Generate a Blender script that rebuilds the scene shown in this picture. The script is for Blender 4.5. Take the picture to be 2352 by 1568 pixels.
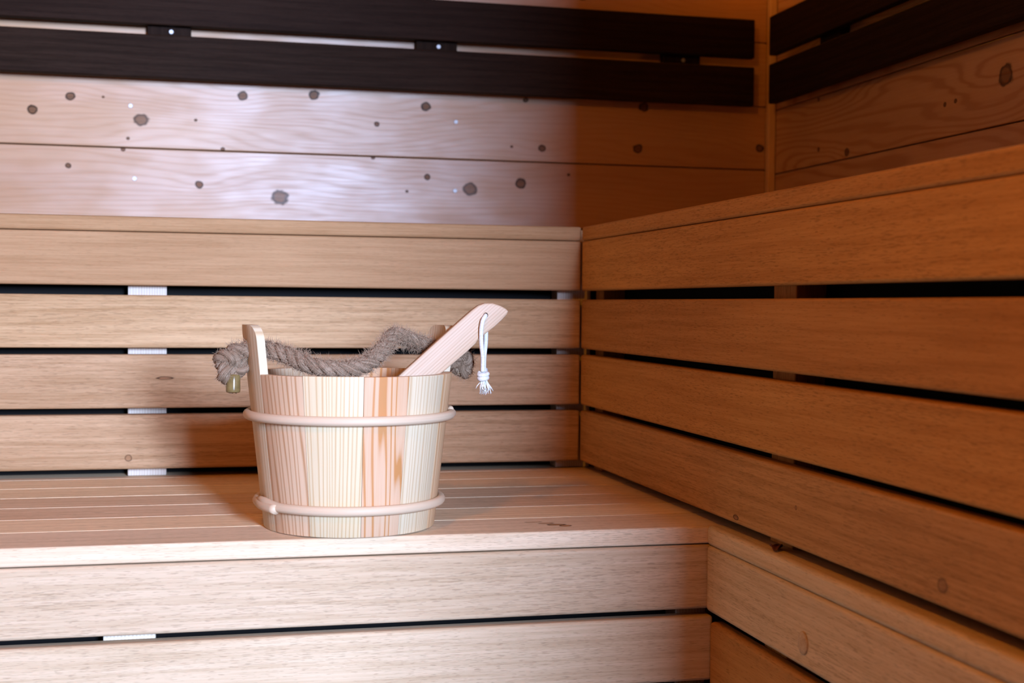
import bpy, bmesh, math, random
from mathutils import Vector, Matrix

for o in list(bpy.data.objects):
    bpy.data.objects.remove(o, do_unlink=True)
S = bpy.context.scene
C = S.collection
R = math.radians
# ---------------------------------------------------------------- camera
CAM = Vector((-0.70362, -2.36178, 0.30124))
YAW, PITCH, ROLL = R(13.6472), R(-1.5642), R(0.5411)
fwd = Vector((math.sin(YAW) * math.cos(PITCH), math.cos(YAW) * math.cos(PITCH), math.sin(PITCH)))
rgt = Vector((math.cos(YAW), -math.sin(YAW), 0))
upv = rgt.cross(fwd)
r2 = rgt * math.cos(ROLL) + upv * math.sin(ROLL)
u2 = -rgt * math.sin(ROLL) + upv * math.cos(ROLL)
cd = bpy.data.cameras.new('camera')
cd.sensor_width = 36
cd.lens = 3072.45 / 2352 * 36
cd.clip_start = 0.02
cd.dof.use_dof = True
cd.dof.focus_distance = 1.86
cd.dof.aperture_fstop = 5.6
cam = bpy.data.objects.new('camera', cd)
C.objects.link(cam)
m3 = Matrix((r2, u2, -fwd)).transposed()
cam.matrix_world = Matrix.Translation(CAM) @ m3.to_4x4()
S.camera = cam
# ---------------------------------------------------------------- world, light, exposure
w = bpy.data.worlds.new('world')
S.world = w
w.use_nodes = True
w.node_tree.nodes['Background'].inputs[0].default_value = (0.5, 0.55, 0.65, 1)
w.node_tree.nodes['Background'].inputs[1].default_value = 0.004
S.view_settings.view_transform = 'Standard'
S.view_settings.look = 'None'
S.view_settings.gamma = 1
S.view_settings.use_curve_mapping = False
S.view_settings.exposure = 0.0
S.cycles.adaptive_threshold = 0.03
S.cycles.max_bounces = 7
S.cycles.diffuse_bounces = 4
S.cycles.glossy_bounces = 3
S.cycles.transmission_bounces = 4
# daylight window seen through the open sauna door, behind the photographer
ld = bpy.data.lights.new('daylight_window', 'AREA')
ld.shape = 'RECTANGLE'
ld.size, ld.size_y = 0.70, 1.1
ld.energy = 540
ld.color = (0.70, 0.92, 1.42)
lo = bpy.data.objects.new('daylight_window', ld)
C.objects.link(lo)
lo.location = (0.40, -5.50, 1.08)
lo.rotation_euler = (R(90), 0, R(4))
LAMP_POS = (-1.20, -1.95, 1.42)
LAMP_W = 32.0
LAMP_COL = (1.0, 0.35, 0.012)

# ---------------------------------------------------------------- helpers
def tag(o, label=None, cat=None, group=None, kind=None):
    if label: o['label'] = label
    if cat: o['category'] = cat
    if group: o['group'] = group
    if kind: o['kind'] = kind
    return o

def empty(name, loc=(0, 0, 0)):
    o = bpy.data.objects.new(name, None)
    o.empty_display_size = 0.05
    C.objects.link(o)
    o.location = loc
    return o

def link(name, me, mat, parent=None, loc=None, rot=None):
    o = bpy.data.objects.new(name, me)
    C.objects.link(o)
    if mat is not None and not me.materials:
        me.materials.append(mat)
    if parent is not None:
        o.parent = parent
        base = Vector(parent_world(parent))
    else:
        base = Vector((0, 0, 0))
    if loc is not None:
        o.location = Vector(loc) - base
    elif parent is not None:
        o.location = -base
    if rot is not None:
        o.rotation_euler = rot
    return o

def parent_world(p):
    v = Vector(p.location)
    q = p.parent
    while q is not None:
        v = v + Vector(q.location)
        q = q.parent
    return v

def smooth(me, flag=True):
    me.polygons.foreach_set('use_smooth', [flag] * len(me.polygons))

def mesh_bm(name, bm, sm=False):
    me = bpy.data.meshes.new(name)
    bm.normal_update()
    bm.to_mesh(me)
    bm.free()
    if sm: smooth(me)
    return me

def box_mesh(name, sx, sy, sz, bev=0.003, seg=3):
    bm = bmesh.new()
    bmesh.ops.create_cube(bm, size=1.0)
    for v in bm.verts:
        v.co.x *= sx; v.co.y *= sy; v.co.z *= sz
    if bev > 0:
        bmesh.ops.bevel(bm, geom=list(bm.edges), offset=bev, segments=seg, profile=0.5, affect='EDGES')
    me = mesh_bm(name, bm)
    if bev > 0 and seg > 1:
        for p in me.polygons:
            p.use_smooth = max(abs(c) for c in p.normal) < 0.9995
    return me

def board(name, x0, x1, y0, y1, z0, z1, mat, parent, bev=0.004, along='x', seg=3):
    """one plank between two world corners; its length is always its own local X"""
    c = ((x0 + x1) / 2, (y0 + y1) / 2, (z0 + z1) / 2)
    if along == 'x':
        me = box_mesh(name, x1 - x0, y1 - y0, z1 - z0, bev, seg)
        return link(name, me, mat, parent, c)
    if along == 'y':
        me = box_mesh(name, y1 - y0, x1 - x0, z1 - z0, bev, seg)
        return link(name, me, mat, parent, c, (0, 0, R(90)))
    me = box_mesh(name, z1 - z0, y1 - y0, x1 - x0, bev, seg)
    return link(name, me, mat, parent, c, (0, R(90), 0))

def tube_mesh(name, pts, rad, sides=8, closed=False, caps=True, uv=False):
    """tube along a list of points; rad a number or list"""
    n = len(pts)
    pts = [Vector(p) for p in pts]
    rr = rad if isinstance(rad, (list, tuple)) else [rad] * n
    verts, faces = [], []
    prev = None
    for i in range(n):
        a = pts[(i - 1) % n] if (closed or i > 0) else pts[i]
        b = pts[(i + 1) % n] if (closed or i < n - 1) else pts[i]
        t = (b - a).normalized()
        if prev is None:
            nrm = t.orthogonal().normalized()
        else:
            nrm = (prev - t * prev.dot(t)).normalized()
        prev = nrm
        bn = t.cross(nrm)
        for k in range(sides):
            an = 2 * math.pi * k / sides
            verts.append(pts[i] + (nrm * math.cos(an) + bn * math.sin(an)) * rr[i])
    m = n if closed else n - 1
    for i in range(m):
        j = (i + 1) % n
        for k in range(sides):
            l = (k + 1) % sides
            faces.append((i * sides + k, i * sides + l, j * sides + l, j * sides + k))
    if caps and not closed:
        faces.append(tuple(range(sides))[::-1])
        faces.append(tuple((n - 1) * sides + k for k in range(sides)))
    me = bpy.data.meshes.new(name)
    me.from_pydata([tuple(v) for v in verts], [], faces)
    if uv:
        ul = me.uv_layers.new(name='UVMap')
        acc = [0.0]
        for i in range(1, n + (1 if closed else 0)):
            acc.append(acc[-1] + (pts[i % n] - pts[i - 1]).length)
        li = 0
        for i in range(m):
            for k in range(sides):
                for (ii, kk) in ((i, k), (i, k + 1), (i + 1, k + 1), (i + 1, k)):
                    ul.data[li].uv = (acc[min(ii, len(acc) - 1)], kk / sides)
                    li += 1
    me.update()
    smooth(me)
    return me

def catmull(P, step):
    P = [Vector(p) for p in P]
    Q = [P[0] * 2 - P[1]] + P + [P[-1] * 2 - P[-2]]
    out = []
    for i in range(1, len(Q) - 2):
        L = (Q[i + 1] - Q[i]).length
        k = max(2, int(L / step))
        for j in range(k):
            t = j / k
            a, b, c, d = Q[i - 1], Q[i], Q[i + 1], Q[i + 2]
            out.append(0.5 * ((2 * b) + (c - a) * t + (2 * a - 5 * b + 4 * c - d) * t * t + (3 * b - a - 3 * c + d) * t ** 3))
    out.append(P[-1])
    return out

# ---------------------------------------------------------------- materials
class NT:
    def __init__(s, name):
        s.mat = bpy.data.materials.new(name)
        s.mat.use_nodes = True
        s.t = s.mat.node_tree
        s.t.nodes.clear()
        s.out = s.t.nodes.new('ShaderNodeOutputMaterial')
        s.bs = s.t.nodes.new('ShaderNodeBsdfPrincipled')
        s.t.links.new(s.bs.outputs[0], s.out.inputs[0])
    def n(s, typ, **kw):
        d = s.t.nodes.new(typ)
        for k, v in kw.items():
            setattr(d, k, v)
        return d
    def put(s, sock, v):
        if hasattr(v, 'is_linked') or hasattr(v, 'links'):
            s.t.links.new(v, sock)
        else:
            if hasattr(sock.default_value, '__len__') and len(sock.default_value) == 4 and len(v) == 3:
                v = (*v, 1)
            sock.default_value = v
    def m(s, op, a, b=0.0, c=None, clamp=False):
        d = s.n('ShaderNodeMath', operation=op, use_clamp=clamp)
        s.put(d.inputs[0], a); s.put(d.inputs[1], b)
        if c is not None: s.put(d.inputs[2], c)
        return d.outputs[0]
    def vm(s, op, a, b=None):
        d = s.n('ShaderNodeVectorMath', operation=op)
        s.put(d.inputs[0], a)
        if b is not None: s.put(d.inputs[1], b)
        return d.outputs['Value'] if op in ('DISTANCE', 'LENGTH', 'DOT_PRODUCT') else d.outputs[0]
    def noise(s, v, scale=1.0, detail=2.0, rough=0.5):
        d = s.n('ShaderNodeTexNoise')
        s.put(d.inputs['Vector'], v)
        d.inputs['Scale'].default_value = scale
        d.inputs['Detail'].default_value = detail
        d.inputs['Roughness'].default_value = rough
        return d.outputs['Fac']
    def rng(s, v, a, b, c=0.0, d=1.0, smoothstep=True):
        k = s.n('ShaderNodeMapRange')
        k.interpolation_type = 'SMOOTHSTEP' if smoothstep else 'LINEAR'
        s.put(k.inputs['Value'], v)
        for nm, x in (('From Min', a), ('From Max', b), ('To Min', c), ('To Max', d)):
            s.put(k.inputs[nm], x)
        return k.outputs['Result']
    def mix(s, f, a, b, blend='MIX'):
        d = s.n('ShaderNodeMix', data_type='RGBA', blend_type=blend)
        s.put(d.inputs[0], f); s.put(d.inputs[6], a); s.put(d.inputs[7], b)
        return d.outputs[2]
    def comb(s, x, y, z):
        d = s.n('ShaderNodeCombineXYZ')
        s.put(d.inputs[0], x); s.put(d.inputs[1], y); s.put(d.inputs[2], z)
        return d.outputs[0]

def wood(name, light, dark, rings=60, ring_amt=0.35, fibre_amt=0.5, blotch=0.4, pores=0.0, rough=0.55,
         spec=0.3, warp=0.02, marks=(), vaxis='z', use_uv=False, bump=0.15, tint_var=0.12, pore_col=0.45,
         knot_col=(0.16, 0.075, 0.035), ring_sharp=2.0, halo=1.0, spec_var=0.0, ph_amp=5.0, ph_scale=(2.0, 60, 60)):
    """procedural timber, grain along local X. marks: (u, v, radius, strength, stretch)"""
    k = NT(name)
    tc = k.n('ShaderNodeTexCoord')
    oi = k.n('ShaderNodeObjectInfo')
    sep = k.n('ShaderNodeSeparateXYZ')
    k.put(sep.inputs[0], tc.outputs['UV' if use_uv else 'Object'])
    x, y, z = sep.outputs[0], sep.outputs[1], sep.outputs[2]
    rnd = oi.outputs['Random']
    if use_uv:
        ac = y
        P = k.comb(k.m('ADD', x, k.m('MULTIPLY', rnd, 31.7)), k.m('ADD', y, k.m('MULTIPLY', rnd, 17.3)), k.m('MULTIPLY', rnd, 57.0))
    else:
        ac = k.m('ADD', y, z)
        P = k.comb(k.m('ADD', x, k.m('MULTIPLY', rnd, 31.7)), k.m('ADD', y, k.m('MULTIPLY', rnd, 17.3)), k.m('ADD', z, k.m('MULTIPLY', rnd, 57.0)))
    big = k.noise(k.vm('MULTIPLY', P, (1.6, 9, 9)), 1.0, 1.0)
    wob = k.noise(k.vm('MULTIPLY', P, (3.0, 14, 14)), 1.0, 0.0)
    acw = k.m('ADD', k.m('ADD', ac, k.m('MULTIPLY', rnd, 3.7)), k.m('MULTIPLY', k.m('SUBTRACT', wob, 0.5), warp * 2))
    acw = k.m('ADD', acw, k.m('MULTIPLY', k.m('SUBTRACT', big, 0.5), warp * 3))
    vv = {'z': z, 'y': y}[vaxis]
    core = edge = None
    if marks:
        uv2 = k.comb(x, vv, 0.0)
        jit = k.m('MULTIPLY', k.m('SUBTRACT', k.noise(k.vm('MULTIPLY', P, (60, 60, 60)), 1.0, 2.0), 0.5), 0.9)
        for (u, v, r, st, sx) in marks:
            q = k.vm('MULTIPLY', k.vm('SUBTRACT', uv2, (u, v, 0)), (1 / (r * sx), 1 / r, 0))
            d = k.vm('LENGTH', q)
            dj = k.m('ADD', d, jit)
            cm = k.m('MULTIPLY', k.rng(dj, 1.15, 0.75), st)
            em = k.m('MULTIPLY', k.rng(k.m('ABSOLUTE', k.m('SUBTRACT', dj, 0.95)), 0.35, 0.0), st)
            core = cm if core is None else k.m('MAXIMUM', core, cm)
            edge = em if edge is None else k.m('MAXIMUM', edge, em)
            if r > 0.0055 and halo > 0:
                sg = 1 if (int(u * 1000) % 2) else -1
                hl = k.m('MULTIPLY', k.rng(k.vm('LENGTH', k.vm('MULTIPLY', q, (0.45, 1, 0))), 5.0, 0.6), sg * r * 1.1 * halo)
                acw = k.m('ADD', acw, hl)
    ph = k.m('MULTIPLY', acw, rings * 2 * math.pi)
    ph = k.m('ADD', ph, k.m('MULTIPLY', k.noise(k.vm('MULTIPLY', P, ph_scale), 1.0, 1.0), ph_amp))
    ring = k.m('POWER', k.m('MULTIPLY', k.m('ADD', k.m('SINE', ph), 1.0), 0.5), ring_sharp)
    fib = k.noise(k.vm('MULTIPLY', P, (9, 330, 330)), 1.0, 2.0, 0.65)
    f = k.m('ADD', k.m('MULTIPLY', ring, ring_amt), k.m('MULTIPLY', k.rng(fib, 0.3, 0.7), fibre_amt))
    f = k.m('ADD', f, k.m('MULTIPLY', k.rng(big, 0.3, 0.7), blotch), clamp=True)
    col = k.mix(f, light, dark)
    # board-to-board difference of the timber itself
    tv = k.m('ADD', 1.0 - tint_var, k.m('MULTIPLY', rnd, 2 * tint_var))
    col = k.mix(1.0, col, k.comb(tv, k.m('MULTIPLY', tv, k.m('ADD', 0.97, k.m('MULTIPLY', rnd, 0.06))), tv), 'MULTIPLY')
    if pores > 0:
        pn = k.noise(k.vm('MULTIPLY', P, (66, 1000, 1000)), 1.0, 1.0, 0.55)
        dens = k.noise(k.vm('MULTIPLY', P, (3, 26, 26)), 1.0, 1.0)
        th = k.m('SUBTRACT', 0.70, k.m('MULTIPLY', dens, 0.24))
        pm = k.m('MULTIPLY', k.rng(k.m('SUBTRACT', pn, th), 0.0, 0.07), pores)
        col = k.mix(pm, col, k.mix(1.0, col, (pore_col, pore_col * 0.92, pore_col * 0.85), 'MULTIPLY'))
    if marks:
        col = k.mix(k.m('MULTIPLY', core, 0.88), col, k.mix(k.rng(fib, 0.35, 0.65), knot_col, tuple(c * 1.9 for c in knot_col)))
        col = k.mix(k.m('MULTIPLY', edge, 0.95), col, tuple(c * 0.22 for c in knot_col))
    k.put(k.bs.inputs['Base Color'], col)
    k.put(k.bs.inputs['Roughness'], k.m('ADD', rough - 0.06, k.m('MULTIPLY', fib, 0.12)))
    if spec_var > 0:
        sp = k.m('MULTIPLY', spec, k.m('ADD', 1.0 - spec_var, k.m('MULTIPLY', k.rng(k.noise(k.vm('MULTIPLY', P, (7, 16, 16)), 1.0, 2.0), 0.35, 0.65), spec_var * 1.3)))
        sp = k.m('MULTIPLY', sp, k.m('SUBTRACT', 1.1, k.m('MULTIPLY', ring, 0.25)))
        if marks:
            sp = k.m('MULTIPLY', sp, k.m('SUBTRACT', 1.0, k.m('MULTIPLY', k.m('MAXIMUM', core, edge), 0.9), clamp=True))
        k.put(k.bs.inputs['Specular IOR Level'], sp)
    else:
        k.bs.inputs['Specular IOR Level'].default_value = spec
    return k.mat

def plain(name, col, rough=0.5, metal=0.0, spec=0.4, var=0.15, scale=200):
    k = NT(name)
    tc = k.n('ShaderNodeTexCoord')
    nz = k.noise(tc.outputs['Object'], scale, 3.0)
    c = k.mix(nz, tuple(a * (1 - var) for a in col), tuple(min(1, a * (1 + var)) for a in col))
    k.put(k.bs.inputs['Base Color'], c)
    k.bs.inputs['Roughness'].default_value = rough
    k.bs.inputs['Metallic'].default_value = metal
    k.bs.inputs['Specular IOR Level'].default_value = spec
    return k.mat

def fibre_mat(name, a, b, c, sx=40, sy=18, rough=0.8):
    k = NT(name)
    tc = k.n('ShaderNodeTexCoord')
    n1 = k.noise(k.vm('MULTIPLY', tc.outputs['UV'], (sx, sy, 1)), 1.0, 3.0, 0.7)
    n2 = k.noise(tc.outputs['Object'], 45, 2.0)
    col = k.mix(k.rng(n1, 0.35, 0.68), a, b)
    col = k.mix(k.m('MULTIPLY', k.rng(n2, 0.45, 0.7), 0.6), col, c)
    bp = k.n('ShaderNodeBump')
    bp.inputs['Strength'].default_value = 0.6
    bp.inputs['Distance'].default_value = 0.0008
    k.put(bp.inputs['Height'], n1)
    k.put(k.bs.inputs['Normal'], bp.outputs[0])
    k.put(k.bs.inputs['Base Color'], col)
    k.bs.inputs['Roughness'].default_value = rough
    k.bs.inputs['Specular IOR Level'].default_value = 0.25
    return k.mat

BU = dict(rings=45, ring_amt=0.25, fibre_amt=0.45, blotch=0.35, pores=0.38, rough=0.62, spec=0.08, warp=0.012)
M_up = wood('alder_bench', (0.54, 0.35, 0.195), (0.34, 0.195, 0.092), **BU)
M_up1 = wood('alder_bench_smooth', (0.47, 0.285, 0.145), (0.33, 0.18, 0.08), rings=40, ring_amt=0.2, fibre_amt=0.4, blotch=0.35, pores=0.2, rough=0.62, spec=0.06, warp=0.012)
M_up_b3 = wood('alder_bench_marked', (0.54, 0.35, 0.195), (0.34, 0.195, 0.092), marks=[(0.283, 0.0055, 0.0025, 0.9, 6.0)], halo=0, **BU)
M_up_b4 = wood('alder_bench_pin_knot', (0.54, 0.35, 0.195), (0.34, 0.195, 0.092), marks=[(0.223, -0.028, 0.005, 0.6, 1.1)], **BU)
M_upr = wood('alder_bench_shade_orange', (0.56, 0.285, 0.085), (0.38, 0.17, 0.042), rings=35, ring_amt=0.22, fibre_amt=0.35, blotch=0.4, pores=0.5, rough=0.62, spec=0.06, warp=0.014)  # same alder, with the warm shade of the right run put into its colour
LW = dict(BU); LW.update(blotch=0.3, pores=0.42)
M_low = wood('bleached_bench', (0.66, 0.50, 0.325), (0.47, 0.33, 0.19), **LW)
M_low_scr = wood('bleached_bench_lit_scratched', (0.80, 0.62, 0.42), (0.62, 0.45, 0.28), tint_var=0.0, vaxis='y', halo=0, knot_col=(0.30, 0.14, 0.05),  # bleached wood, lightened further: colour carries the light on the slat top
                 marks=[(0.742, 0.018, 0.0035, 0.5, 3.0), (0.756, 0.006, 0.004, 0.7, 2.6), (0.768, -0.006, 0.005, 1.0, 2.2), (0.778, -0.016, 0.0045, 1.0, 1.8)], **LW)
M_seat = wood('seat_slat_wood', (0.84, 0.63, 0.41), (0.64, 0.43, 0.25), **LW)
M_dark = wood('dark_stained_backrest', (0.030, 0.015, 0.009), (0.015, 0.007, 0.004), rings=50, pores=0.4, rough=0.62, spec=0.05, warp=0.01)
M_bat = wood('pale_batten', (0.74, 0.66, 0.55), (0.58, 0.46, 0.34), rings=220, ring_amt=0.6, fibre_amt=0.3, blotch=0.1, rough=0.6, warp=0.002)
M_black = plain('void_black', (0.003, 0.0025, 0.002), 0.9, var=0.3, scale=20)
M_screw = plain('zinc_screw', (0.50, 0.52, 0.54), 0.5, 0.6, var=0.1)
M_trim = wood('spruce_trim', (0.66, 0.46, 0.29), (0.5, 0.3, 0.16), rings=180, ring_amt=0.3, rough=0.5, warp=0.003)
M_shell = wood('spruce_panel_far', (0.36, 0.19, 0.085), (0.26, 0.12, 0.045), rings=40, rough=0.6)
M_floor = plain('floor_tile', (0.16, 0.13, 0.11), 0.5, var=0.3, scale=12)

# ---------------------------------------------------------------- the setting
XR, YB = 0.69, 0.69           # wall faces
ZF, ZC = -0.45, 1.55          # floor and ceiling
XL, YF = -2.05, -2.75
def slab(name, x0, x1, y0, y1, z0, z1, mat):
    o = board(name, x0, x1, y0, y1, z0, z1, mat, None, bev=0.0)
    tag(o, kind='structure')
    return o
slab('floor', XL, XR + 0.06, YF, YB + 0.06, ZF - 0.04, ZF, M_floor)
slab('ceiling', XL, XR + 0.06, YF, YB + 0.06, ZC, ZC + 0.04, M_shell)
wb = slab('wall_back', XL, XR + 0.06, YB + 0.012, YB + 0.05, ZF, ZC, M_black)
wr = slab('wall_right', XR + 0.012, XR + 0.05, YF, YB + 0.012, ZF, ZC, M_black)
slab('wall_left', XL - 0.05, XL, YF, YB + 0.05, ZF, ZC, M_shell)
# front wall, with the open doorway the photographer stands in
DX0, DX1 = -1.25, 0.115
wf = empty('wall_front', (0, YF, 0)); tag(wf, kind='structure')
board('side_panel', XL, DX0, YF - 0.05, YF, ZF, ZC, M_shell, wf, bev=0)
board('side_panel', DX1, XR + 0.06, YF - 0.05, YF, ZF, ZC, M_shell, wf, bev=0)
board('header_panel', DX0, DX1, YF - 0.05, YF, 1.45, ZC, M_shell, wf, bev=0)

# knotty spruce cladding; knots are (world X, world Z, radius)
KN = [(-1.028, 0.711, 0.0091), (-0.951, 0.744, 0.0081), (-0.803, 0.699, 0.0125), (-0.585, 0.761, 0.009), (-0.427, 0.77, 0.0098),
      (-0.172, 0.755, 0.0092), (-0.285, 0.71, 0.0055), (0.105, 0.67, 0.0075), (0.342, 0.678, 0.0095), (0.657, 0.69, 0.0085),
      (0.065, 0.781, 0.0052), (0.356, 0.777, 0.0096), (-0.883, 0.745, 0.0022), (-0.687, 0.703, 0.003), (-0.831, 0.657, 0.003), (0.032, 0.671, 0.003),
      (-0.955, 0.594, 0.005), (-0.679, 0.561, 0.0072), (-0.502, 0.538, 0.0150), (-0.841, 0.633, 0.004), (-0.628, 0.641, 0.004),
      (-0.293, 0.634, 0.004), (-0.168, 0.594, 0.0061), (-0.214, 0.56, 0.003), (-0.067, 0.569, 0.0135), (0.055, 0.586, 0.0103), (0.171, 0.61, 0.0031),
      (-1.35, 0.72, 0.009), (-1.5, 0.58, 0.008), (0.2, 1.03, 0.008), (-0.4, 1.05, 0.009), (0.5, 0.98, 0.006)]
KR = [(-0.2733, 0.7118, 0.0175), (0.4415, 0.6612, 0.0045), (0.3064, 0.6397, 0.008), (-0.0797, 0.6884, 0.004), (-0.1166, 0.6896, 0.004), (0.4455, 0.775, 0.0045), (-0.9, 0.72, 0.012)]
SP = dict(knot_col=(0.085, 0.036, 0.016), rings=70, ring_amt=0.17, fibre_amt=0.25, blotch=0.35, rough=0.37, spec=0.54, spec_var=0.35, warp=0.03, bump=0.08, ring_sharp=3.0, tint_var=0.05)
SPL, SPD = (0.52, 0.31, 0.165), (0.40, 0.205, 0.095)
PX0, PX1 = XL, 0.672
def wall_planks(wall, joints, along, a0, a1, knots, face, **kw):
    out = []
    for i in range(len(joints) - 1):
        z0, z1 = joints[i] + 0.0012, joints[i + 1] - 0.0012
        mid, cz = (a0 + a1) / 2, (z0 + z1) / 2
        mk = [((u - mid), v - cz, r, 0.95 if r < 0.012 else 0.8, 1.12) for (u, v, r) in knots if z0 - 0.004 < v < z1 + 0.004]
        q_ = dict(SP); q_.update(kw)
        mt = wood('knotty_spruce', SPL, SPD, marks=mk, **q_)
        if along == 'x':
            p = board('plank', a0, a1, face, face + 0.012, z0, z1, mt, wall, bev=0.0016, seg=2)
        else:
            p = board('plank', face, face + 0.012, a0, a1, z0, z1, mt, wall, bev=0.0016, seg=2, along='y')
        out.append((z0, z1, p))
    return out
JB = [ZF, -0.292, -0.137, 0.018, 0.173, 0.328, 0.482, 0.637, 0.791, 0.946, 1.10, 1.255, 1.41, ZC]
JR = [ZF, -0.30, -0.145, 0.01, 0.165, 0.32, 0.472, 0.626, 0.781, 0.946, 1.10, 1.255, 1.41, ZC]
pb = wall_planks(wb, JB, 'x', PX0, PX1, KN, YB)
pr_ = wall_planks(wr, JR, 'y', YF, 0.672, KR, XR, rings=48, ring_amt=1.0, ring_sharp=3.5, halo=2.0, warp=0.05)
tr = board('trim_1', 0.671, XR, 0.671, YB, ZF, ZC, M_trim, None, bev=0.002, along='z', seg=2)
tag(tr, kind='structure')

# screw heads, one mesh shared
def screw_mesh():
    bm = bmesh.new()
    n = 14
    prof = [(0.0, 0.0006), (0.0011, 0.0006), (0.0014, 0.0018), (0.0042, 0.0018), (0.0050, 0.0006), (0.0050, -0.002)]
    ring = []
    for (r, h) in prof:
        if r == 0:
            ring.append([bm.verts.new((0, -h, 0))])
        else:
            ring.append([bm.verts.new((r * math.cos(2 * math.pi * k / n), -h, r * math.sin(2 * math.pi * k / n))) for k in range(n)])
    for k in range(n):
        l = (k + 1) % n
        bm.faces.new((ring[0][0], ring[1][k], ring[1][l]))
        for i in range(1, len(prof) - 1):
            bm.faces.new((ring[i][k], ring[i + 1][k], ring[i + 1][l], ring[i][l]))
    bmesh.ops.recalc_face_normals(bm, faces=bm.faces)
    return mesh_bm('screw', bm)
SCREW = screw_mesh()
def screw(parent, loc, rot=None):
    return link('screw', SCREW, M_screw, parent, loc, rot)
for (sx, sz) in ((-0.8256, 0.7282), (-0.817, 0.570), (-0.102, 0.5643), (-0.1013, 0.723)):
    for (z0, z1, p) in pb:
        if z0 < sz < z1:
            screw(p, (sx, YB, sz))

# ---------------------------------------------------------------- benches
Z_NT, Z_SM = 0.4456, 0.4200
RIS = [(0.3284, 0.4192), (0.2222, 0.3122), (0.1192, 0.2109), (0.0153, 0.1084)]
TH = 0.028
YE = -2.60          # near end of the right-hand run
# upper bench along the back wall
ub = empty('upper_bench', (-0.7, 0.0, ZF))
tag(ub, 'upper tier of slatted wood bench along the back wall, behind the bucket', 'bench', 'sauna benches')
board('nosing', XL + 0.002, -0.0005, 0.0, 0.0925, Z_SM, Z_NT, M_up1, ub)
for i, (z0, z1) in enumerate(RIS):
    board('riser_board', XL + 0.002, -0.0005, 0.0, TH, z0, z1, {0: M_up1, 2: M_up_b3, 3: M_up_b4}.get(i, M_up), ub)
for k in range(6):
    y0 = 0.1035 + k * 0.0985
    board('seat_slat', XL + 0.002, 0.66, y0, min(y0 + 0.092, YB - 0.002), Z_SM, Z_NT, M_up, ub)
for (x0, x1) in ((-1.60, -1.535), (-0.803, -0.7385), (-0.0375, 0.027)):
    board('batten', x0, x1, TH + 0.0005, TH + 0.042, 0.0005, Z_SM - 0.001, M_bat, ub, bev=0.001, along='z', seg=1)
# upper bench along the right wall
ur = empty('upper_bench', (0.03, -1.0, ZF))
tag(ur, 'upper tier of slatted wood bench along the dim right wall', 'bench', 'sauna benches')
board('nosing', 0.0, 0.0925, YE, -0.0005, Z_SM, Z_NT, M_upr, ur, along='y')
M_up_rb4 = wood('alder_bench_right_shade', (0.57, 0.31, 0.11), (0.37, 0.185, 0.056),  # lowest right riser, its orange also carries the warm shade
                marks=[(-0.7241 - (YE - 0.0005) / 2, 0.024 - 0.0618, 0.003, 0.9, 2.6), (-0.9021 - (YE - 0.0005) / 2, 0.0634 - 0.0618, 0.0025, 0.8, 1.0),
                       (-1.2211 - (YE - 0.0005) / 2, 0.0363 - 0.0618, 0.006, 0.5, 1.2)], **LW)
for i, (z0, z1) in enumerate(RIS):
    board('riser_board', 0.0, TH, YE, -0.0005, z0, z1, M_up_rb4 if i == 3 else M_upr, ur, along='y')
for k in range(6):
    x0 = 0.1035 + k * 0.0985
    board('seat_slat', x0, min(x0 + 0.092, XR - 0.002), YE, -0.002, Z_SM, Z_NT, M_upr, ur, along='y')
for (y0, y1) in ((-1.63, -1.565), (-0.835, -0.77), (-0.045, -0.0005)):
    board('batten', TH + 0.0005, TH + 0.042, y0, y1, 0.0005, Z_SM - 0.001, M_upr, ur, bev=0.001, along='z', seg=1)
# lower bench along the back wall
YLF, XLF = -0.637, -0.006
lb = empty('lower_bench', (-0.7, -0.6, ZF))
tag(lb, 'lower tier of pale slatted bench on which the bucket stands', 'bench', 'sauna benches')
for k in range(7):
    y0 = YLF + k * 0.1065
    x1 = 0.095
    if k == 0:
        # scratched front slat, made paler to stand in for light on its top
        board('seat_slat', XL + 0.002, 0.095, y0, y0 + 0.1040, -0.0246, -0.0008, M_low_scr, lb, bev=0.003).rotation_euler = (R(1.2), 0, 0)
    else:
        sl = board('seat_slat', XL + 0.002, x1, y0, y0 + 0.1005, -0.0265, 0.0, M_seat, lb, bev=0.0010)
        sl.rotation_euler = (R((0, 0.12, 0.32, -0.05, 0.3, 0.08, 0.2)[k]), 0, 0)
LOWZ = [(-0.1162, -0.0272), (-0.2165, -0.1263), (-0.317, -0.2268), (-0.417, -0.327)]
for i, (z0, z1) in enumerate(LOWZ):
    board('front_board', XL + 0.002, XLF + 0.012, YLF, YLF + TH, z0, z1, M_low, lb, bev=0.0045)
for (x0, x1) in ((-1.60, -1.535), (-0.806, -0.742), (-0.039, 0.0055)):
    board('batten', x0, x1, YLF + TH + 0.0005, YLF + TH + 0.042, ZF, -0.0270, M_bat, lb, bev=0.001, along='z', seg=1)
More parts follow.
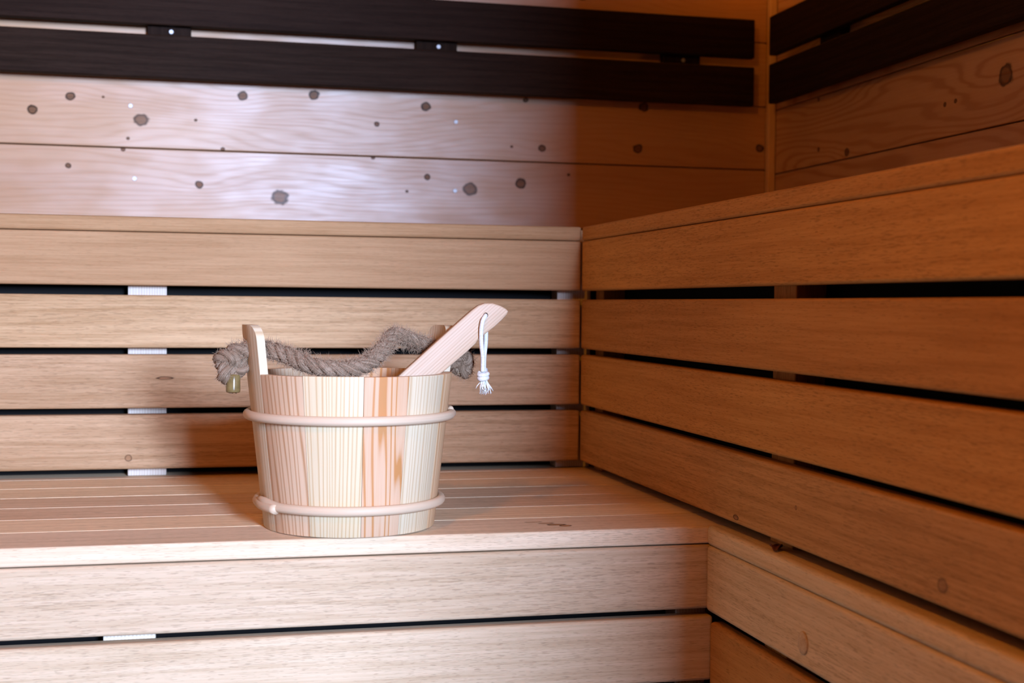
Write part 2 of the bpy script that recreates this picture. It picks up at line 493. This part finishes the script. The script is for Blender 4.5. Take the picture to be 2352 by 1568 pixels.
# lower bench along the right wall
lr = empty('lower_bench', (0.05, -1.4, ZF))
tag(lr, 'lower tier of bench at bottom right, board with a round wooden plug', 'bench', 'sauna benches')
board('nosing', XLF, 0.0875, YE, YLF - 0.0008, -0.0268, 0.0, M_low, lr, bev=0.006, along='y')
fb = board('front_board', XLF, XLF + TH, YE, YLF - 0.0008, -0.1185, -0.0272, M_low, lr, bev=0.006, along='y')
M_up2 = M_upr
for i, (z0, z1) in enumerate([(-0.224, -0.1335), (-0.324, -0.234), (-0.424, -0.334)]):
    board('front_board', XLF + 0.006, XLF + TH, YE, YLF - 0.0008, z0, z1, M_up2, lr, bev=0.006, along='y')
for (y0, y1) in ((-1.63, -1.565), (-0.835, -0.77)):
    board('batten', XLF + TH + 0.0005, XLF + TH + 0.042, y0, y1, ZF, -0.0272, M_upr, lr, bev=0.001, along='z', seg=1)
# round wooden plug in that board
def plug_mesh():
    bm = bmesh.new()
    n = 28
    prof = [(0.0122, 0.004), (0.0122, -0.0013), (0.0114, -0.0021), (0.006, -0.0022), (0.0, -0.0023)]
    rings = []
    for (r, h) in prof:
        rings.append([bm.verts.new((h, r * math.cos(2 * math.pi * k / n), r * 1.12 * math.sin(2 * math.pi * k / n))) for k in range(n)] if r else [bm.verts.new((h, 0, 0))])
    for i in range(3):
        for k in range(n):
            l = (k + 1) % n
            bm.faces.new((rings[i][k], rings[i][l], rings[i + 1][l], rings[i + 1][k]))
    for k in range(n):
        bm.faces.new((rings[3][k], rings[3][(k + 1) % n], rings[4][0]))
    bmesh.ops.recalc_face_normals(bm, faces=bm.faces)
    me = mesh_bm('wood_plug', bm, True)
    return me
pl = link('wood_plug', plug_mesh(), M_low, fb)
pl.rotation_euler = (0, 0, R(-90))     # undo the board's own turn
bw = parent_world(fb)
d = Vector((XLF, -0.940, -0.0885)) - bw
pl.location = Matrix.Rotation(R(-90), 3, 'Z') @ d

# unseen panels added at the near end to keep daylight out of the cavity
board('end_light_stop', TH + 0.001, XR - 0.002, YE + 0.0005, YE + 0.020, 0.0005, Z_SM - 0.001, M_upr, ur, bev=0)
board('end_light_stop', XLF + TH + 0.001, XR - 0.002, YE + 0.0005, YE + 0.020, ZF + 0.001, -0.0275, M_upr, lr, bev=0)
# black sheets added to paint the shade inside the bench gaps
board('gap_shade_sheet', XL + 0.002, 0.068, TH + 0.0445, TH + 0.0485, 0.0005, Z_SM - 0.001, M_black, ub, bev=0)
board('gap_shade_sheet', TH + 0.0445, TH + 0.0485, YE, TH + 0.0435, 0.0005, Z_SM - 0.001, M_black, ur, bev=0)
board('gap_shade_sheet', XL + 0.002, XLF + 0.012, YLF + TH + 0.0445, YLF + TH + 0.0485, ZF, -0.0275, M_black, lb, bev=0)
board('gap_shade_sheet', XLF + TH + 0.0445, XLF + TH + 0.0485, YE, YLF, ZF, -0.0275, M_black, lr, bev=0)

# ---------------------------------------------------------------- backrests
BR = [(0.784, 0.8775), (0.8985, 0.991)]
br = empty('backrest', (-0.3, 0.676, 0.78))
tag(br, 'dark brown two-slat backrest along the back wall above the bucket', 'backrest', 'dark slatted backrests')
for (x0, x1) in ((-1.40, -1.307), (-0.790, -0.697), (-0.199, -0.105), (0.395, 0.488)):
    b = board('batten', x0, x1, 0.664, YB - 0.0005, 0.80, 0.975, M_dark, br, bev=0.001, along='z', seg=1)
    s_ = link('screw', SCREW, M_screw, b)
    s_.rotation_euler = (0, R(-90), 0)
    dd = Vector(((x0 + x1) / 2 + 0.004, 0.664, 0.8885)) - parent_world(b)
    s_.location = Matrix.Rotation(R(-90), 3, 'Y') @ dd
for (z0, z1) in BR:
    board('slat', XL + 0.002, 0.6195, 0.642, 0.6635, z0, z1, M_dark, br, bev=0.003)
br2 = empty('backrest', (0.676, -0.4, 0.78))
tag(br2, 'nearly black two-slat backrest on the right wall, at top right', 'backrest', 'dark slatted backrests')
for (y0, y1) in ((0.30, 0.39), (-0.35, -0.26), (-1.0, -0.91)):
    board('batten', 0.664, XR - 0.0005, y0, y1, 0.80, 0.975, M_dark, br2, bev=0.001, along='z', seg=1)
for (z0, z1) in BR:
    board('slat', 0.642, 0.6635, -2.2, 0.612, z0 + 0.002, z1 + 0.002, M_dark, br2, bev=0.003, along='y')

# ---------------------------------------------------------------- bucket
BX, BY = -0.487, -0.535
HB, RB, RT, TK = 0.208, 0.1155, 0.139, 0.0125
bk = empty('sauna_bucket', (BX, BY, 0.0))
tag(bk, 'pale pine stave bucket with two wooden hoops and jute rope handle', 'bucket')
def rad(z): return RB + (RT - RB) * z / HB
def bpt(ang, r, z):
    """angle 0 faces the photographer's side of the bench, positive to the right"""
    return Vector((BX + r * math.sin(ang), BY - r * math.cos(ang), z))
PINE = dict(rings=95, ring_amt=0.42, fibre_amt=0.16, blotch=0.30, rough=0.5, spec=0.3, warp=0.006, use_uv=True, bump=0.1, ring_sharp=5.0, tint_var=0.07, ph_amp=26.0, ph_scale=(1.3, 38, 38))
PCOL = [((0.70, 0.50, 0.31), (0.46, 0.25, 0.115), 120, 0.85, 0.010), ((0.66, 0.53, 0.35), (0.50, 0.33, 0.17), 170, 0.8, 0.004), ((0.70, 0.49, 0.31), (0.52, 0.235, 0.075), 75, 1.0, 0.012),
        ((0.66, 0.54, 0.36), (0.52, 0.36, 0.20), 150, 0.8, 0.004), ((0.66, 0.45, 0.26), (0.48, 0.25, 0.10), 110, 0.85, 0.008)]
MP = []
for a, b, rg, ra, wp in PCOL:
    q_ = dict(PINE); q_.update(rings=rg, ring_amt=ra, warp=wp)
    MP.append(wood('pine_stave', a, b, **q_))
BND = [-94, -64, -32.5, 0.5, 26.5, 57, 90, 118, 145, 174, 205, 235, 266]
BND = [R(a) for a in BND]
SM = [3, 0, 1, 2, 3, 4, 3, 1, 2, 4, 3, 1]
EAR_H = 0.064
def stave_mesh(a0, a1, ear, seed):
    rs = random.Random(seed)
    H = HB + (EAR_H if ear else rs.uniform(-0.0004, 0.0004))
    zs = [0.0, 0.0012, 0.07, 0.14, HB - 0.0012, HB]
    rr = 0.020
    if ear:
        zs += [HB + 0.02, H - rr] + [H - rr + rr * math.sin(R(t)) for t in (15, 30, 45, 58, 70, 80, 88)]
    else:
        zs[-1] = H
    dr = rs.uniform(-0.0003, 0.0003)
    NS = 6
    verts, faces, uvs = [], [], []
    for z in zs:
        e0, e1 = a0 + 0.0022, a1 - 0.0022
        if ear and z > H - rr:
            cut = (rr - math.sqrt(max(0, rr * rr - (z - (H - rr)) ** 2))) / rad(z)
            e0 += cut; e1 -= cut
            if e1 - e0 < 0.01:
                mid = (e0 + e1) / 2; e0, e1 = mid - 0.005, mid + 0.005
        ch = 0.0007 if (z in (zs[0], zs[-1])) else 0.0
        for side in (0, 1):
            for k in range(NS + 1):
                t = k / NS
                a = e0 + (e1 - e0) * t
                r = rad(z) + dr - (TK if side else 0)
                if not side:
                    r -= ch
                    if k in (0, NS): r -= 0.0007
                verts.append(bpt(a, r, z) - Vector((BX, BY, 0)))
                uvs.append((z, (a - (a0 + a1) / 2) * RT))
    row = 2 * (NS + 1)
    nz = len(zs)
    for i in range(nz - 1):
        o, p = i * row, (i + 1) * row
        for k in range(NS):
            faces.append((o + k, o + k + 1, p + k + 1, p + k))
            q = NS + 1
            faces.append((o + q + k + 1, o + q + k, p + q + k, p + q + k + 1))
        faces.append((o + NS + 1, o, p, p + NS + 1))
        faces.append((o + NS, o + 2 * NS + 1, p + 2 * NS + 1, p + NS))
    o = (nz - 1) * row
    for k in range(NS):
        faces.append((o + k, o + k + 1, o + NS + 1 + k + 1, o + NS + 1 + k))
        faces.append((k + 1, k, NS + 1 + k, NS + 1 + k + 1))
    me = bpy.data.meshes.new('stave')
    me.from_pydata([tuple(v) for v in verts], [], faces)
    ul = me.uv_layers.new(name='UVMap')
    for lp in me.loops:
        ul.data[lp.index].uv = uvs[lp.vertex_index]
    me.update()
    smooth(me)
    try: me.set_sharp_from_angle(angle=R(35))
    except Exception: pass
    return me
for i in range(12):
    ear = i in (0, 6)
    o = link('stave', stave_mesh(BND[i], BND[i + 1], ear, i), MP[SM[i]], bk, (BX, BY, 0))
    if ear: o['label'] = 'tall ear stave drilled for the rope'
# bottom disc of boards
def disc_mesh(r, th, n=48):
    bm = bmesh.new()
    bmesh.ops.create_cone(bm, cap_ends=True, segments=n, radius1=r, radius2=r + 0.0006, depth=th)
    return mesh_bm('bucket_bottom', bm)
link('bucket_bottom', disc_mesh(rad(0.018) - TK + 0.002, 0.012), wood('pine_bottom', (0.85, 0.68, 0.5), (0.68, 0.45, 0.27), rings=60, rough=0.6), bk, (BX, BY, 0.018))
M_hoop = wood('willow_hoop', (0.64, 0.48, 0.33), (0.50, 0.345, 0.22), rings=140, ring_amt=0.25, fibre_amt=0.25, blotch=0.35, rough=0.5, spec=0.25,
              use_uv=True, warp=0.004, marks=[(0.10, 0.5, 0.002, 0.8, 1.4), (0.20, 0.55, 0.0016, 0.8, 2.4), (0.33, 0.5, 0.0016, 0.7, 2.4)], halo=0, vaxis='y')
def hoop(z, start, over, name='hoop'):
    """bent rod whose ends lap past each other"""
    n = 110
    pts, rads = [], []
    for i in range(n + 1):
        t = i / n
        a = start + t * (2 * math.pi + over)
        dz = 0.0
        lap0 = max(0.0, 1 - t * (2 * math.pi + over) / max(over, 1e-6))
        lap1 = max(0.0, 1 - (1 - t) * (2 * math.pi + over) / max(over, 1e-6))
        dz = 0.006 * lap0 - 0.002 * lap1
        rr = rad(z) + 0.0050 + 0.0045 * (lap1 ** 0.6 if lap1 > 0 else 0)
        pts.append(bpt(a, rr, z + dz) - Vector((BX, BY, 0)))
        k = min(1.0, 0.55 + t * 26) if t < 0.02 else 1.0
        rads.append(0.0064 * (0.55 + 0.45 * min(1, t * 40)) * (1.0 if t < 0.985 else 1.0))
    me = tube_mesh(name, pts, rads, 12, uv=True)
    o = link(name, me, M_hoop, bk, (BX, BY, 0))
    return o
hoop(0.1515, R(80), R(24))
hoop(0.0350, R(-80) - R(0), R(0.1) + R(26))

# rope handle : three laid strands along a path
M_jute = fibre_mat('jute_strand', (0.34, 0.24, 0.16), (0.12, 0.072, 0.040), (0.18, 0.105, 0.058), sx=30, sy=34)
M_fuzz = plain('jute_fibre', (0.32, 0.21, 0.13), 0.8, var=0.3)
rope = empty('rope_handle')
rope.parent = bk
rope.location = (0, 0, 0.24)
FUZZ = []
rf = random.Random(5)
def laid_rope(path, rope_r, pitch, label, fuzz=900, phase0=0.0, fl=(0.004, 0.012)):
    pts = catmull(path, 0.0022)
    n = len(pts)
    prev = None
    acc = 0.0
    st = [[], [], []]
    frames = []
    for i in range(n):
        t = (pts[min(n - 1, i + 1)] - pts[max(0, i - 1)]).normalized()
        nr = t.orthogonal().normalized() if prev is None else (prev - t * prev.dot(t)).normalized()
        prev = nr
        bn = t.cross(nr)
        if i: acc += (pts[i] - pts[i - 1]).length
        ph = 2 * math.pi * acc / pitch + phase0
        frames.append((pts[i], t, nr, bn))
        for s in range(3):
            a = ph + s * 2 * math.pi / 3
            st[s].append(pts[i] + (nr * math.cos(a) + bn * math.sin(a)) * rope_r * 0.50)
    for s in range(3):
        me = tube_mesh('strand', st[s], rope_r * 0.565, 10, uv=True)
        link('strand', me, M_jute, rope)
    for _ in range(fuzz):
        p, t, nr, bn = rf.choice(frames)
        a = rf.uniform(0, 2 * math.pi)
        out = nr * math.cos(a) + bn * math.sin(a)
        base = p + out * rope_r * 0.92
        L = rf.uniform(*fl)
        tang = t * rf.uniform(-1, 1) + out * rf.uniform(0.15, 0.9) + t.cross(out) * rf.uniform(-0.8, 0.8)
        tang.normalize()
        mid = base + tang * L * 0.5
        end = mid + (tang + Vector((rf.uniform(-.7, .7), rf.uniform(-.7, .7), rf.uniform(-.7, .7)))).normalized() * L * 0.5
        FUZZ.append((base, mid, end))
RP = [(-0.6215, -0.560, 0.2392), (-0.5979, -0.575, 0.2392), (-0.5762, -0.59, 0.2324), (-0.552, -0.605, 0.2216), (-0.5272, -0.612, 0.2162),
      (-0.4986, -0.61, 0.2149), (-0.4716, -0.6, 0.2224), (-0.4479, -0.575, 0.240), (-0.4288, -0.545, 0.2575), (-0.4028, -0.515, 0.2514),
      (-0.3714, -0.497, 0.241), (-0.3504, -0.503, 0.2345), (-0.338, -0.512, 0.231)]
laid_rope([(-0.648, -0.559, 0.2345)] + RP + [(-0.325, -0.516, 0.226)], 0.0112, 0.046, 'handle', fuzz=5200, fl=(0.004, 0.015))
def knot(cx, cy, cz, sc, rot, tail_to):
    Mx = Matrix.Rotation(rot[2], 3, 'Z') @ Matrix.Rotation(rot[1], 3, 'Y') @ Matrix.Rotation(rot[0], 3, 'X')
    P = []
    for i in range(27):
        t = 2 * math.pi * i / 27 * 0.985
        v = Vector((math.sin(t) + 2 * math.sin(2 * t), -1.15 * math.sin(3 * t), math.cos(t) - 2 * math.cos(2 * t))) * sc
        P.append(Vector((cx, cy, cz)) + Mx @ v)
    laid_rope(P, 0.0090, 0.042, 'knot', fuzz=1300, fl=(0.003, 0.010))
knot(-0.6485, -0.560, 0.2175, 0.0058, (R(15), R(20), R(25)), None)
knot(-0.3275, -0.512, 0.2165, 0.0042, (R(0), R(90), R(10)), None)
# rope ends in clear shrink sleeve
k = NT('clear_sleeve')
tc_ = k.n('ShaderNodeTexCoord')
k.put(k.bs.inputs['Base Color'], k.mix(k.noise(tc_.outputs['Object'], 120, 3), (0.34, 0.24, 0.09), (0.14, 0.09, 0.03)))
k.bs.inputs['Roughness'].default_value = 0.18
k.bs.inputs['Transmission Weight'].default_value = 0.25
k.bs.inputs['Specular IOR Level'].default_value = 0.6
M_sleeve = k.mat
def sleeve(p0, p1, r):
    p0, p1 = Vector(p0), Vector(p1)
    ts = [0, 0.1, 0.5, 0.85, 0.97, 1.0]
    rs_ = [r * 0.9, r, r * 1.0, r * 1.03, r * 0.98, r * 0.8]
    me = tube_mesh('end_sleeve', [p0.lerp(p1, t) for t in ts], rs_, 16)
    o = link('end_sleeve', me, M_sleeve, rope)
    o['label'] = 'clear yellowish sleeve on rope end'
    laid_rope([p0 + Vector((0, 0, 0.012)), p0.lerp(p1, 0.4), p0.lerp(p1, 0.93)], r * 0.86, 0.03, 'tail', fuzz=0)
sleeve((-0.6444, -0.562, 0.2060), (-0.6449, -0.564, 0.1822), 0.0092)
sleeve((-0.3295, -0.512, 0.2130), (-0.3290, -0.513, 0.2035), 0.0085)
fv, ff = [], []
for (a, b, c) in FUZZ:
    side = (c - a).cross(Vector((0.3, 1, 0.2)))
    side = side.normalized() * 0.00017 if side.length > 1e-9 else Vector((0.00017, 0, 0))
    i0 = len(fv)
    nrm2 = side.cross((c - a)).normalized() * 0.00017
    fv += [a - side, a + side, a + nrm2, b - side, b + side, b + nrm2, c]
    for (q, r_) in ((0, 1), (1, 2), (2, 0)):
        ff.append((i0 + q, i0 + r_, i0 + 3 + r_, i0 + 3 + q))
        ff.append((i0 + 3 + q, i0 + 3 + r_, i0 + 6))
me = bpy.data.meshes.new('loose_fibres')
me.from_pydata([tuple(v) for v in fv], [], ff)
me.update()
fz = link('loose_fibres', me, M_fuzz, rope)
tag(fz, kind='stuff')

# ---------------------------------------------------------------- ladle
LYP = -0.550
ltheta = math.atan2(0.2935 - 0.2046, -0.3224 + 0.4219)
ld_o = empty('ladle', (-0.515, LYP, 0.03))
tag(ld_o, 'wooden ladle with flat handle and white cord, leaning in the bucket', 'ladle')
OUT = [(-0.4219, 0.2046), (-0.3722, 0.2494), (-0.3358, 0.2820), (-0.3224, 0.2935), (-0.3132, 0.3002), (-0.304, 0.3033), (-0.2929, 0.3034),
       (-0.2816, 0.2999), (-0.2741, 0.2958), (-0.2710, 0.2927), (-0.2722, 0.2885), (-0.2802, 0.2800), (-0.2895, 0.2714), (-0.3036, 0.2605),
       (-0.3122, 0.2544), (-0.3171, 0.2472), (-0.3293, 0.2357), (-0.3645, 0.2063)]
# continue the shaft down into the bucket, tapering to the bowl
cdir = Vector((math.cos(ltheta), math.sin(ltheta)))
OUT = OUT + [(-0.4450, 0.1370), (-0.4950, 0.0930), (-0.5080, 0.1080), (-0.4600, 0.1640)]
org = Vector((-0.36, 0.245))
loc2 = [Vector((p[0], p[1])) - org for p in OUT]
loc2 = [Vector((v.dot(cdir), v.dot(Vector((-cdir.y, cdir.x))))) for v in loc2]
def handle_mesh(outline, th):
    bm = bmesh.new()
    vs = [bm.verts.new((p.x, -th / 2, p.y)) for p in outline]
    f = bm.faces.new(vs)
    ex = bmesh.ops.extrude_face_region(bm, geom=[f])
    for v in ex['geom']:
        if isinstance(v, bmesh.types.BMVert):
            v.co.y += th
    bmesh.ops.recalc_face_normals(bm, faces=bm.faces)
    rim = [e for e in bm.edges if abs(e.verts[0].co.y - e.verts[1].co.y) < 1e-6]
    bmesh.ops.bevel(bm, geom=rim, offset=0.0022, segments=3, profile=0.5, affect='EDGES')
    me = mesh_bm('handle', bm, True)
    try: me.set_sharp_from_angle(angle=R(40))
    except Exception: pass
    return me
M_lad = wood('ladle_wood', (0.68, 0.50, 0.33), (0.49, 0.32, 0.185), rings=260, ring_amt=0.45, fibre_amt=0.25, blotch=0.15, rough=0.5, warp=0.002, ring_sharp=2.5)
LTH = 0.014
hd = link('handle', handle_mesh(loc2, LTH), M_lad, ld_o, (org.x, LYP, org.y), (0, -ltheta, 0))
# bored hole for the cord
bmh = bmesh.new()
bmesh.ops.create_cone(bmh, cap_ends=True, segments=20, radius1=0.0036, radius2=0.0036, depth=0.05)
bmesh.ops.rotate(bmh, verts=bmh.verts, cent=(0, 0, 0), matrix=Matrix.Rotation(R(90), 3, 'X'))
cutm = mesh_bm('hole_cut', bmh)
cut = bpy.data.objects.new('hole_cut', cutm)
C.objects.link(cut)
cut.location = (-0.3032, LYP, 0.2868)
bpy.context.view_layer.update()
md = hd.modifiers.new('hole', 'BOOLEAN')
md.operation = 'DIFFERENCE'
md.object = cut
md.solver = 'EXACT'
dg = bpy.context.evaluated_depsgraph_get()
nm = bpy.data.meshes.new_from_object(hd.evaluated_get(dg))
hd.modifiers.clear()
old = hd.data
hd.data = nm
if not nm.materials: nm.materials.append(M_lad)
bpy.data.objects.remove(cut, do_unlink=True)
# bowl, a hollow turned cup
def bowl_mesh():
    prof = [(0.0, -0.036), (0.018, -0.034), (0.031, -0.025), (0.0385, -0.010), (0.040, 0.008), (0.040, 0.016), (0.0365, 0.016), (0.036, 0.006), (0.034, -0.009), (0.027, -0.021), (0.015, -0.029), (0.0, -0.031)]
    bm = bmesh.new()
    n = 28
    rings = [[bm.verts.new((r * math.cos(2 * math.pi * k / n), r * math.sin(2 * math.pi * k / n), z)) for k in range(n)] if r else [bm.verts.new((0, 0, z))] for (r, z) in prof]
    for i in range(len(prof) - 1):
        A, B = rings[i], rings[i + 1]
        for k in range(n):
            l = (k + 1) % n
            if len(A) == 1: bm.faces.new((A[0], B[k], B[l]))
            elif len(B) == 1: bm.faces.new((A[k], B[0], A[l]))
            else: bm.faces.new((A[k], B[k], B[l], A[l]))
    bmesh.ops.recalc_face_normals(bm, faces=bm.faces)
    return mesh_bm('bowl', bm, True)
link('bowl', bowl_mesh(), M_lad, ld_o, (-0.5300, LYP, 0.0780), (0, R(-12), 0))
# cotton cord
M_cord = fibre_mat('cotton_cord', (0.80, 0.79, 0.74), (0.62, 0.61, 0.57), (0.74, 0.73, 0.68), sx=420, sy=5, rough=0.85)
cord = empty('cord'); cord.parent = ld_o; cord.location = (0.21, 0, 0.2)
FY = LYP - LTH / 2 - 0.0034
CFp = [(-0.3030, LYP + 0.004, 0.2858), (-0.3034, LYP - 0.006, 0.2862), (-0.3052, FY + 0.0005, 0.2842), (-0.3085, FY - 0.001, 0.2785), (-0.3103, FY - 0.0008, 0.2655),
       (-0.3095, FY + 0.001, 0.2469), (-0.3068, FY + 0.004, 0.2289), (-0.3062, LYP - 0.004, 0.2085)]
CBp = [(-0.3030, LYP - 0.004, 0.2856), (-0.3026, LYP + 0.006, 0.2858), (-0.3005, LYP + 0.0105, 0.2815), (-0.2990, LYP + 0.0105, 0.2707), (-0.2990, LYP + 0.009, 0.2616),
       (-0.3003, LYP + 0.005, 0.2464), (-0.3030, LYP + 0.001, 0.2283), (-0.3040, LYP - 0.002, 0.2085)]
for P in (CFp, CBp):
    link('cord_strand', tube_mesh('cord_strand', catmull(P, 0.0015), 0.0031, 10, uv=True), M_cord, cord)
KP = []
for i in range(64):
    t = i / 63
    a = t * 2 * math.pi * 2.15 + 0.5
    KP.append((-0.3054 + 0.0062 * math.cos(a) * (1 - 0.12 * t), LYP - 0.004 + 0.0052 * math.sin(a), 0.2085 - 0.011 * t + 0.0022 * math.sin(a + 1.0)))
link('cord_knot', tube_mesh('cord_knot', KP, 0.0032, 10, uv=True), M_cord, cord)
rc = random.Random(11)
tv, tf = [], []
tas = bmesh.new()
for i in range(52):
    a, q = rc.uniform(0, 2 * math.pi), rc.uniform(0, 1) ** 0.6
    x0, y0 = 0.0036 * q * math.cos(a), 0.0030 * q * math.sin(a)
    ln = rc.uniform(0.014, 0.024)
    sp = rc.uniform(0.6, 1.5)
    bx_, by_ = rc.uniform(-0.0035, 0.006) , rc.uniform(-0.004, 0.004)
    pts = [(-0.3046 + x0, LYP - 0.004 + y0, 0.2000), (-0.3044 + x0 * 1.5, LYP - 0.004 + y0 * 1.5, 0.2000 - ln * 0.4),
           (-0.3040 + x0 * 2.0 * sp + bx_ * 0.5, LYP - 0.004 + y0 * 2 + by_ * 0.5, 0.2000 - ln * 0.75), (-0.3036 + x0 * 2.1 * sp + bx_, LYP - 0.004 + y0 * 2 + by_, 0.2000 - ln)]
    tm = tube_mesh('t', pts, [0.0009, 0.0008, 0.0007, 0.0004], 5)
    tas.from_mesh(tm)
    bpy.data.meshes.remove(tm)
tmesh = mesh_bm('tassel', tas, True)
tmesh.materials.append(plain('cotton_fray', (0.80, 0.79, 0.74), 0.9, var=0.06))
link('tassel', tmesh, None, cord)

# ---------------------------------------------------------------- a dry leaf caught under the right-hand riser
M_leaf = plain('dry_leaf', (0.10, 0.022, 0.012), 0.6, var=0.5, scale=300)
lv, lf = [], []
nu, nv = 9, 5
for i in range(nu):
    u = i / (nu - 1)
    wd = 0.008 * math.sin(math.pi * (0.06 + 0.9 * u)) ** 0.8
    for j in range(nv):
        v = j / (nv - 1) * 2 - 1
        lv.append((0.036 * (u - 0.5), wd * v, 0.0015 + 0.005 * abs(v) * math.sin(math.pi * u) + 0.003 * math.sin(u * 7)))
for i in range(nu - 1):
    for j in range(nv - 1):
        a = i * nv + j
        lf.append((a, a + nv, a + nv + 1, a + 1))
me = bpy.data.meshes.new('dry_leaf')
me.from_pydata(lv, [], lf)
me.update(); smooth(me)
lf_o = link('dry_leaf', me, M_leaf, None, (0.008, -0.832, 0.0012), (0, 0, R(62)))
sd = lf_o.modifiers.new('thickness', 'SOLIDIFY'); sd.thickness = 0.0006
tag(lf_o, 'small dark red dry leaf under the lowest riser board at right', 'leaf')

# ---------------------------------------------------------------- warm slatted ceiling lamp near the door, out of the frame
lamp = empty('ceiling_lamp', (LAMP_POS[0], LAMP_POS[1], ZC))
tag(lamp, 'warm slatted wooden ceiling lamp near the door', 'lamp')
board('lamp_base', LAMP_POS[0] - 0.11, LAMP_POS[0] + 0.11, LAMP_POS[1] - 0.11, LAMP_POS[1] + 0.11, ZC - 0.016, ZC - 0.0005, M_trim, lamp, bev=0.003)
for k_ in range(8):
    a_ = k_ * math.pi / 4
    link('shade_slat', box_mesh('shade_slat', 0.07, 0.006, 0.016, 0.001, 1), M_trim, lamp,
         (LAMP_POS[0] + 0.10 * math.cos(a_), LAMP_POS[1] + 0.10 * math.sin(a_), ZC - 0.051), (0, R(90), a_ + math.pi / 2))
pl_ = bpy.data.lights.new('lamp_bulb', 'POINT')
pl_.energy = LAMP_W
pl_.color = LAMP_COL
pl_.shadow_soft_size = 0.07
po = bpy.data.objects.new('lamp_bulb', pl_)
C.objects.link(po)
po.parent = lamp
po.location = (0, 0, LAMP_POS[2] - ZC)

# small triangular corner lamp high in the far corner, above the frame
cl = empty('corner_lamp', (0.60, 0.60, 1.38))
tag(cl, 'small wooden corner lamp high in the far corner', 'lamp')
for k_ in range(6):
    t0_ = (k_ + 0.2) / 6
    x_, y_ = 0.665 - 0.20 * (1 - t0_), 0.665 - 0.20 * t0_
    b_ = link('shade_slat', box_mesh('shade_slat', 0.20, 0.006, 0.016, 0.001, 1), M_trim, cl, (x_, y_, 1.40), (0, R(90), R(-45)))
cb = bpy.data.lights.new('corner_bulb', 'POINT')
cb.energy = 2.6
cb.color = LAMP_COL
cb.shadow_soft_size = 0.04
co = bpy.data.objects.new('corner_bulb', cb)
C.objects.link(co)
co.parent = cl
co.location = (0.02, 0.02, -0.04)
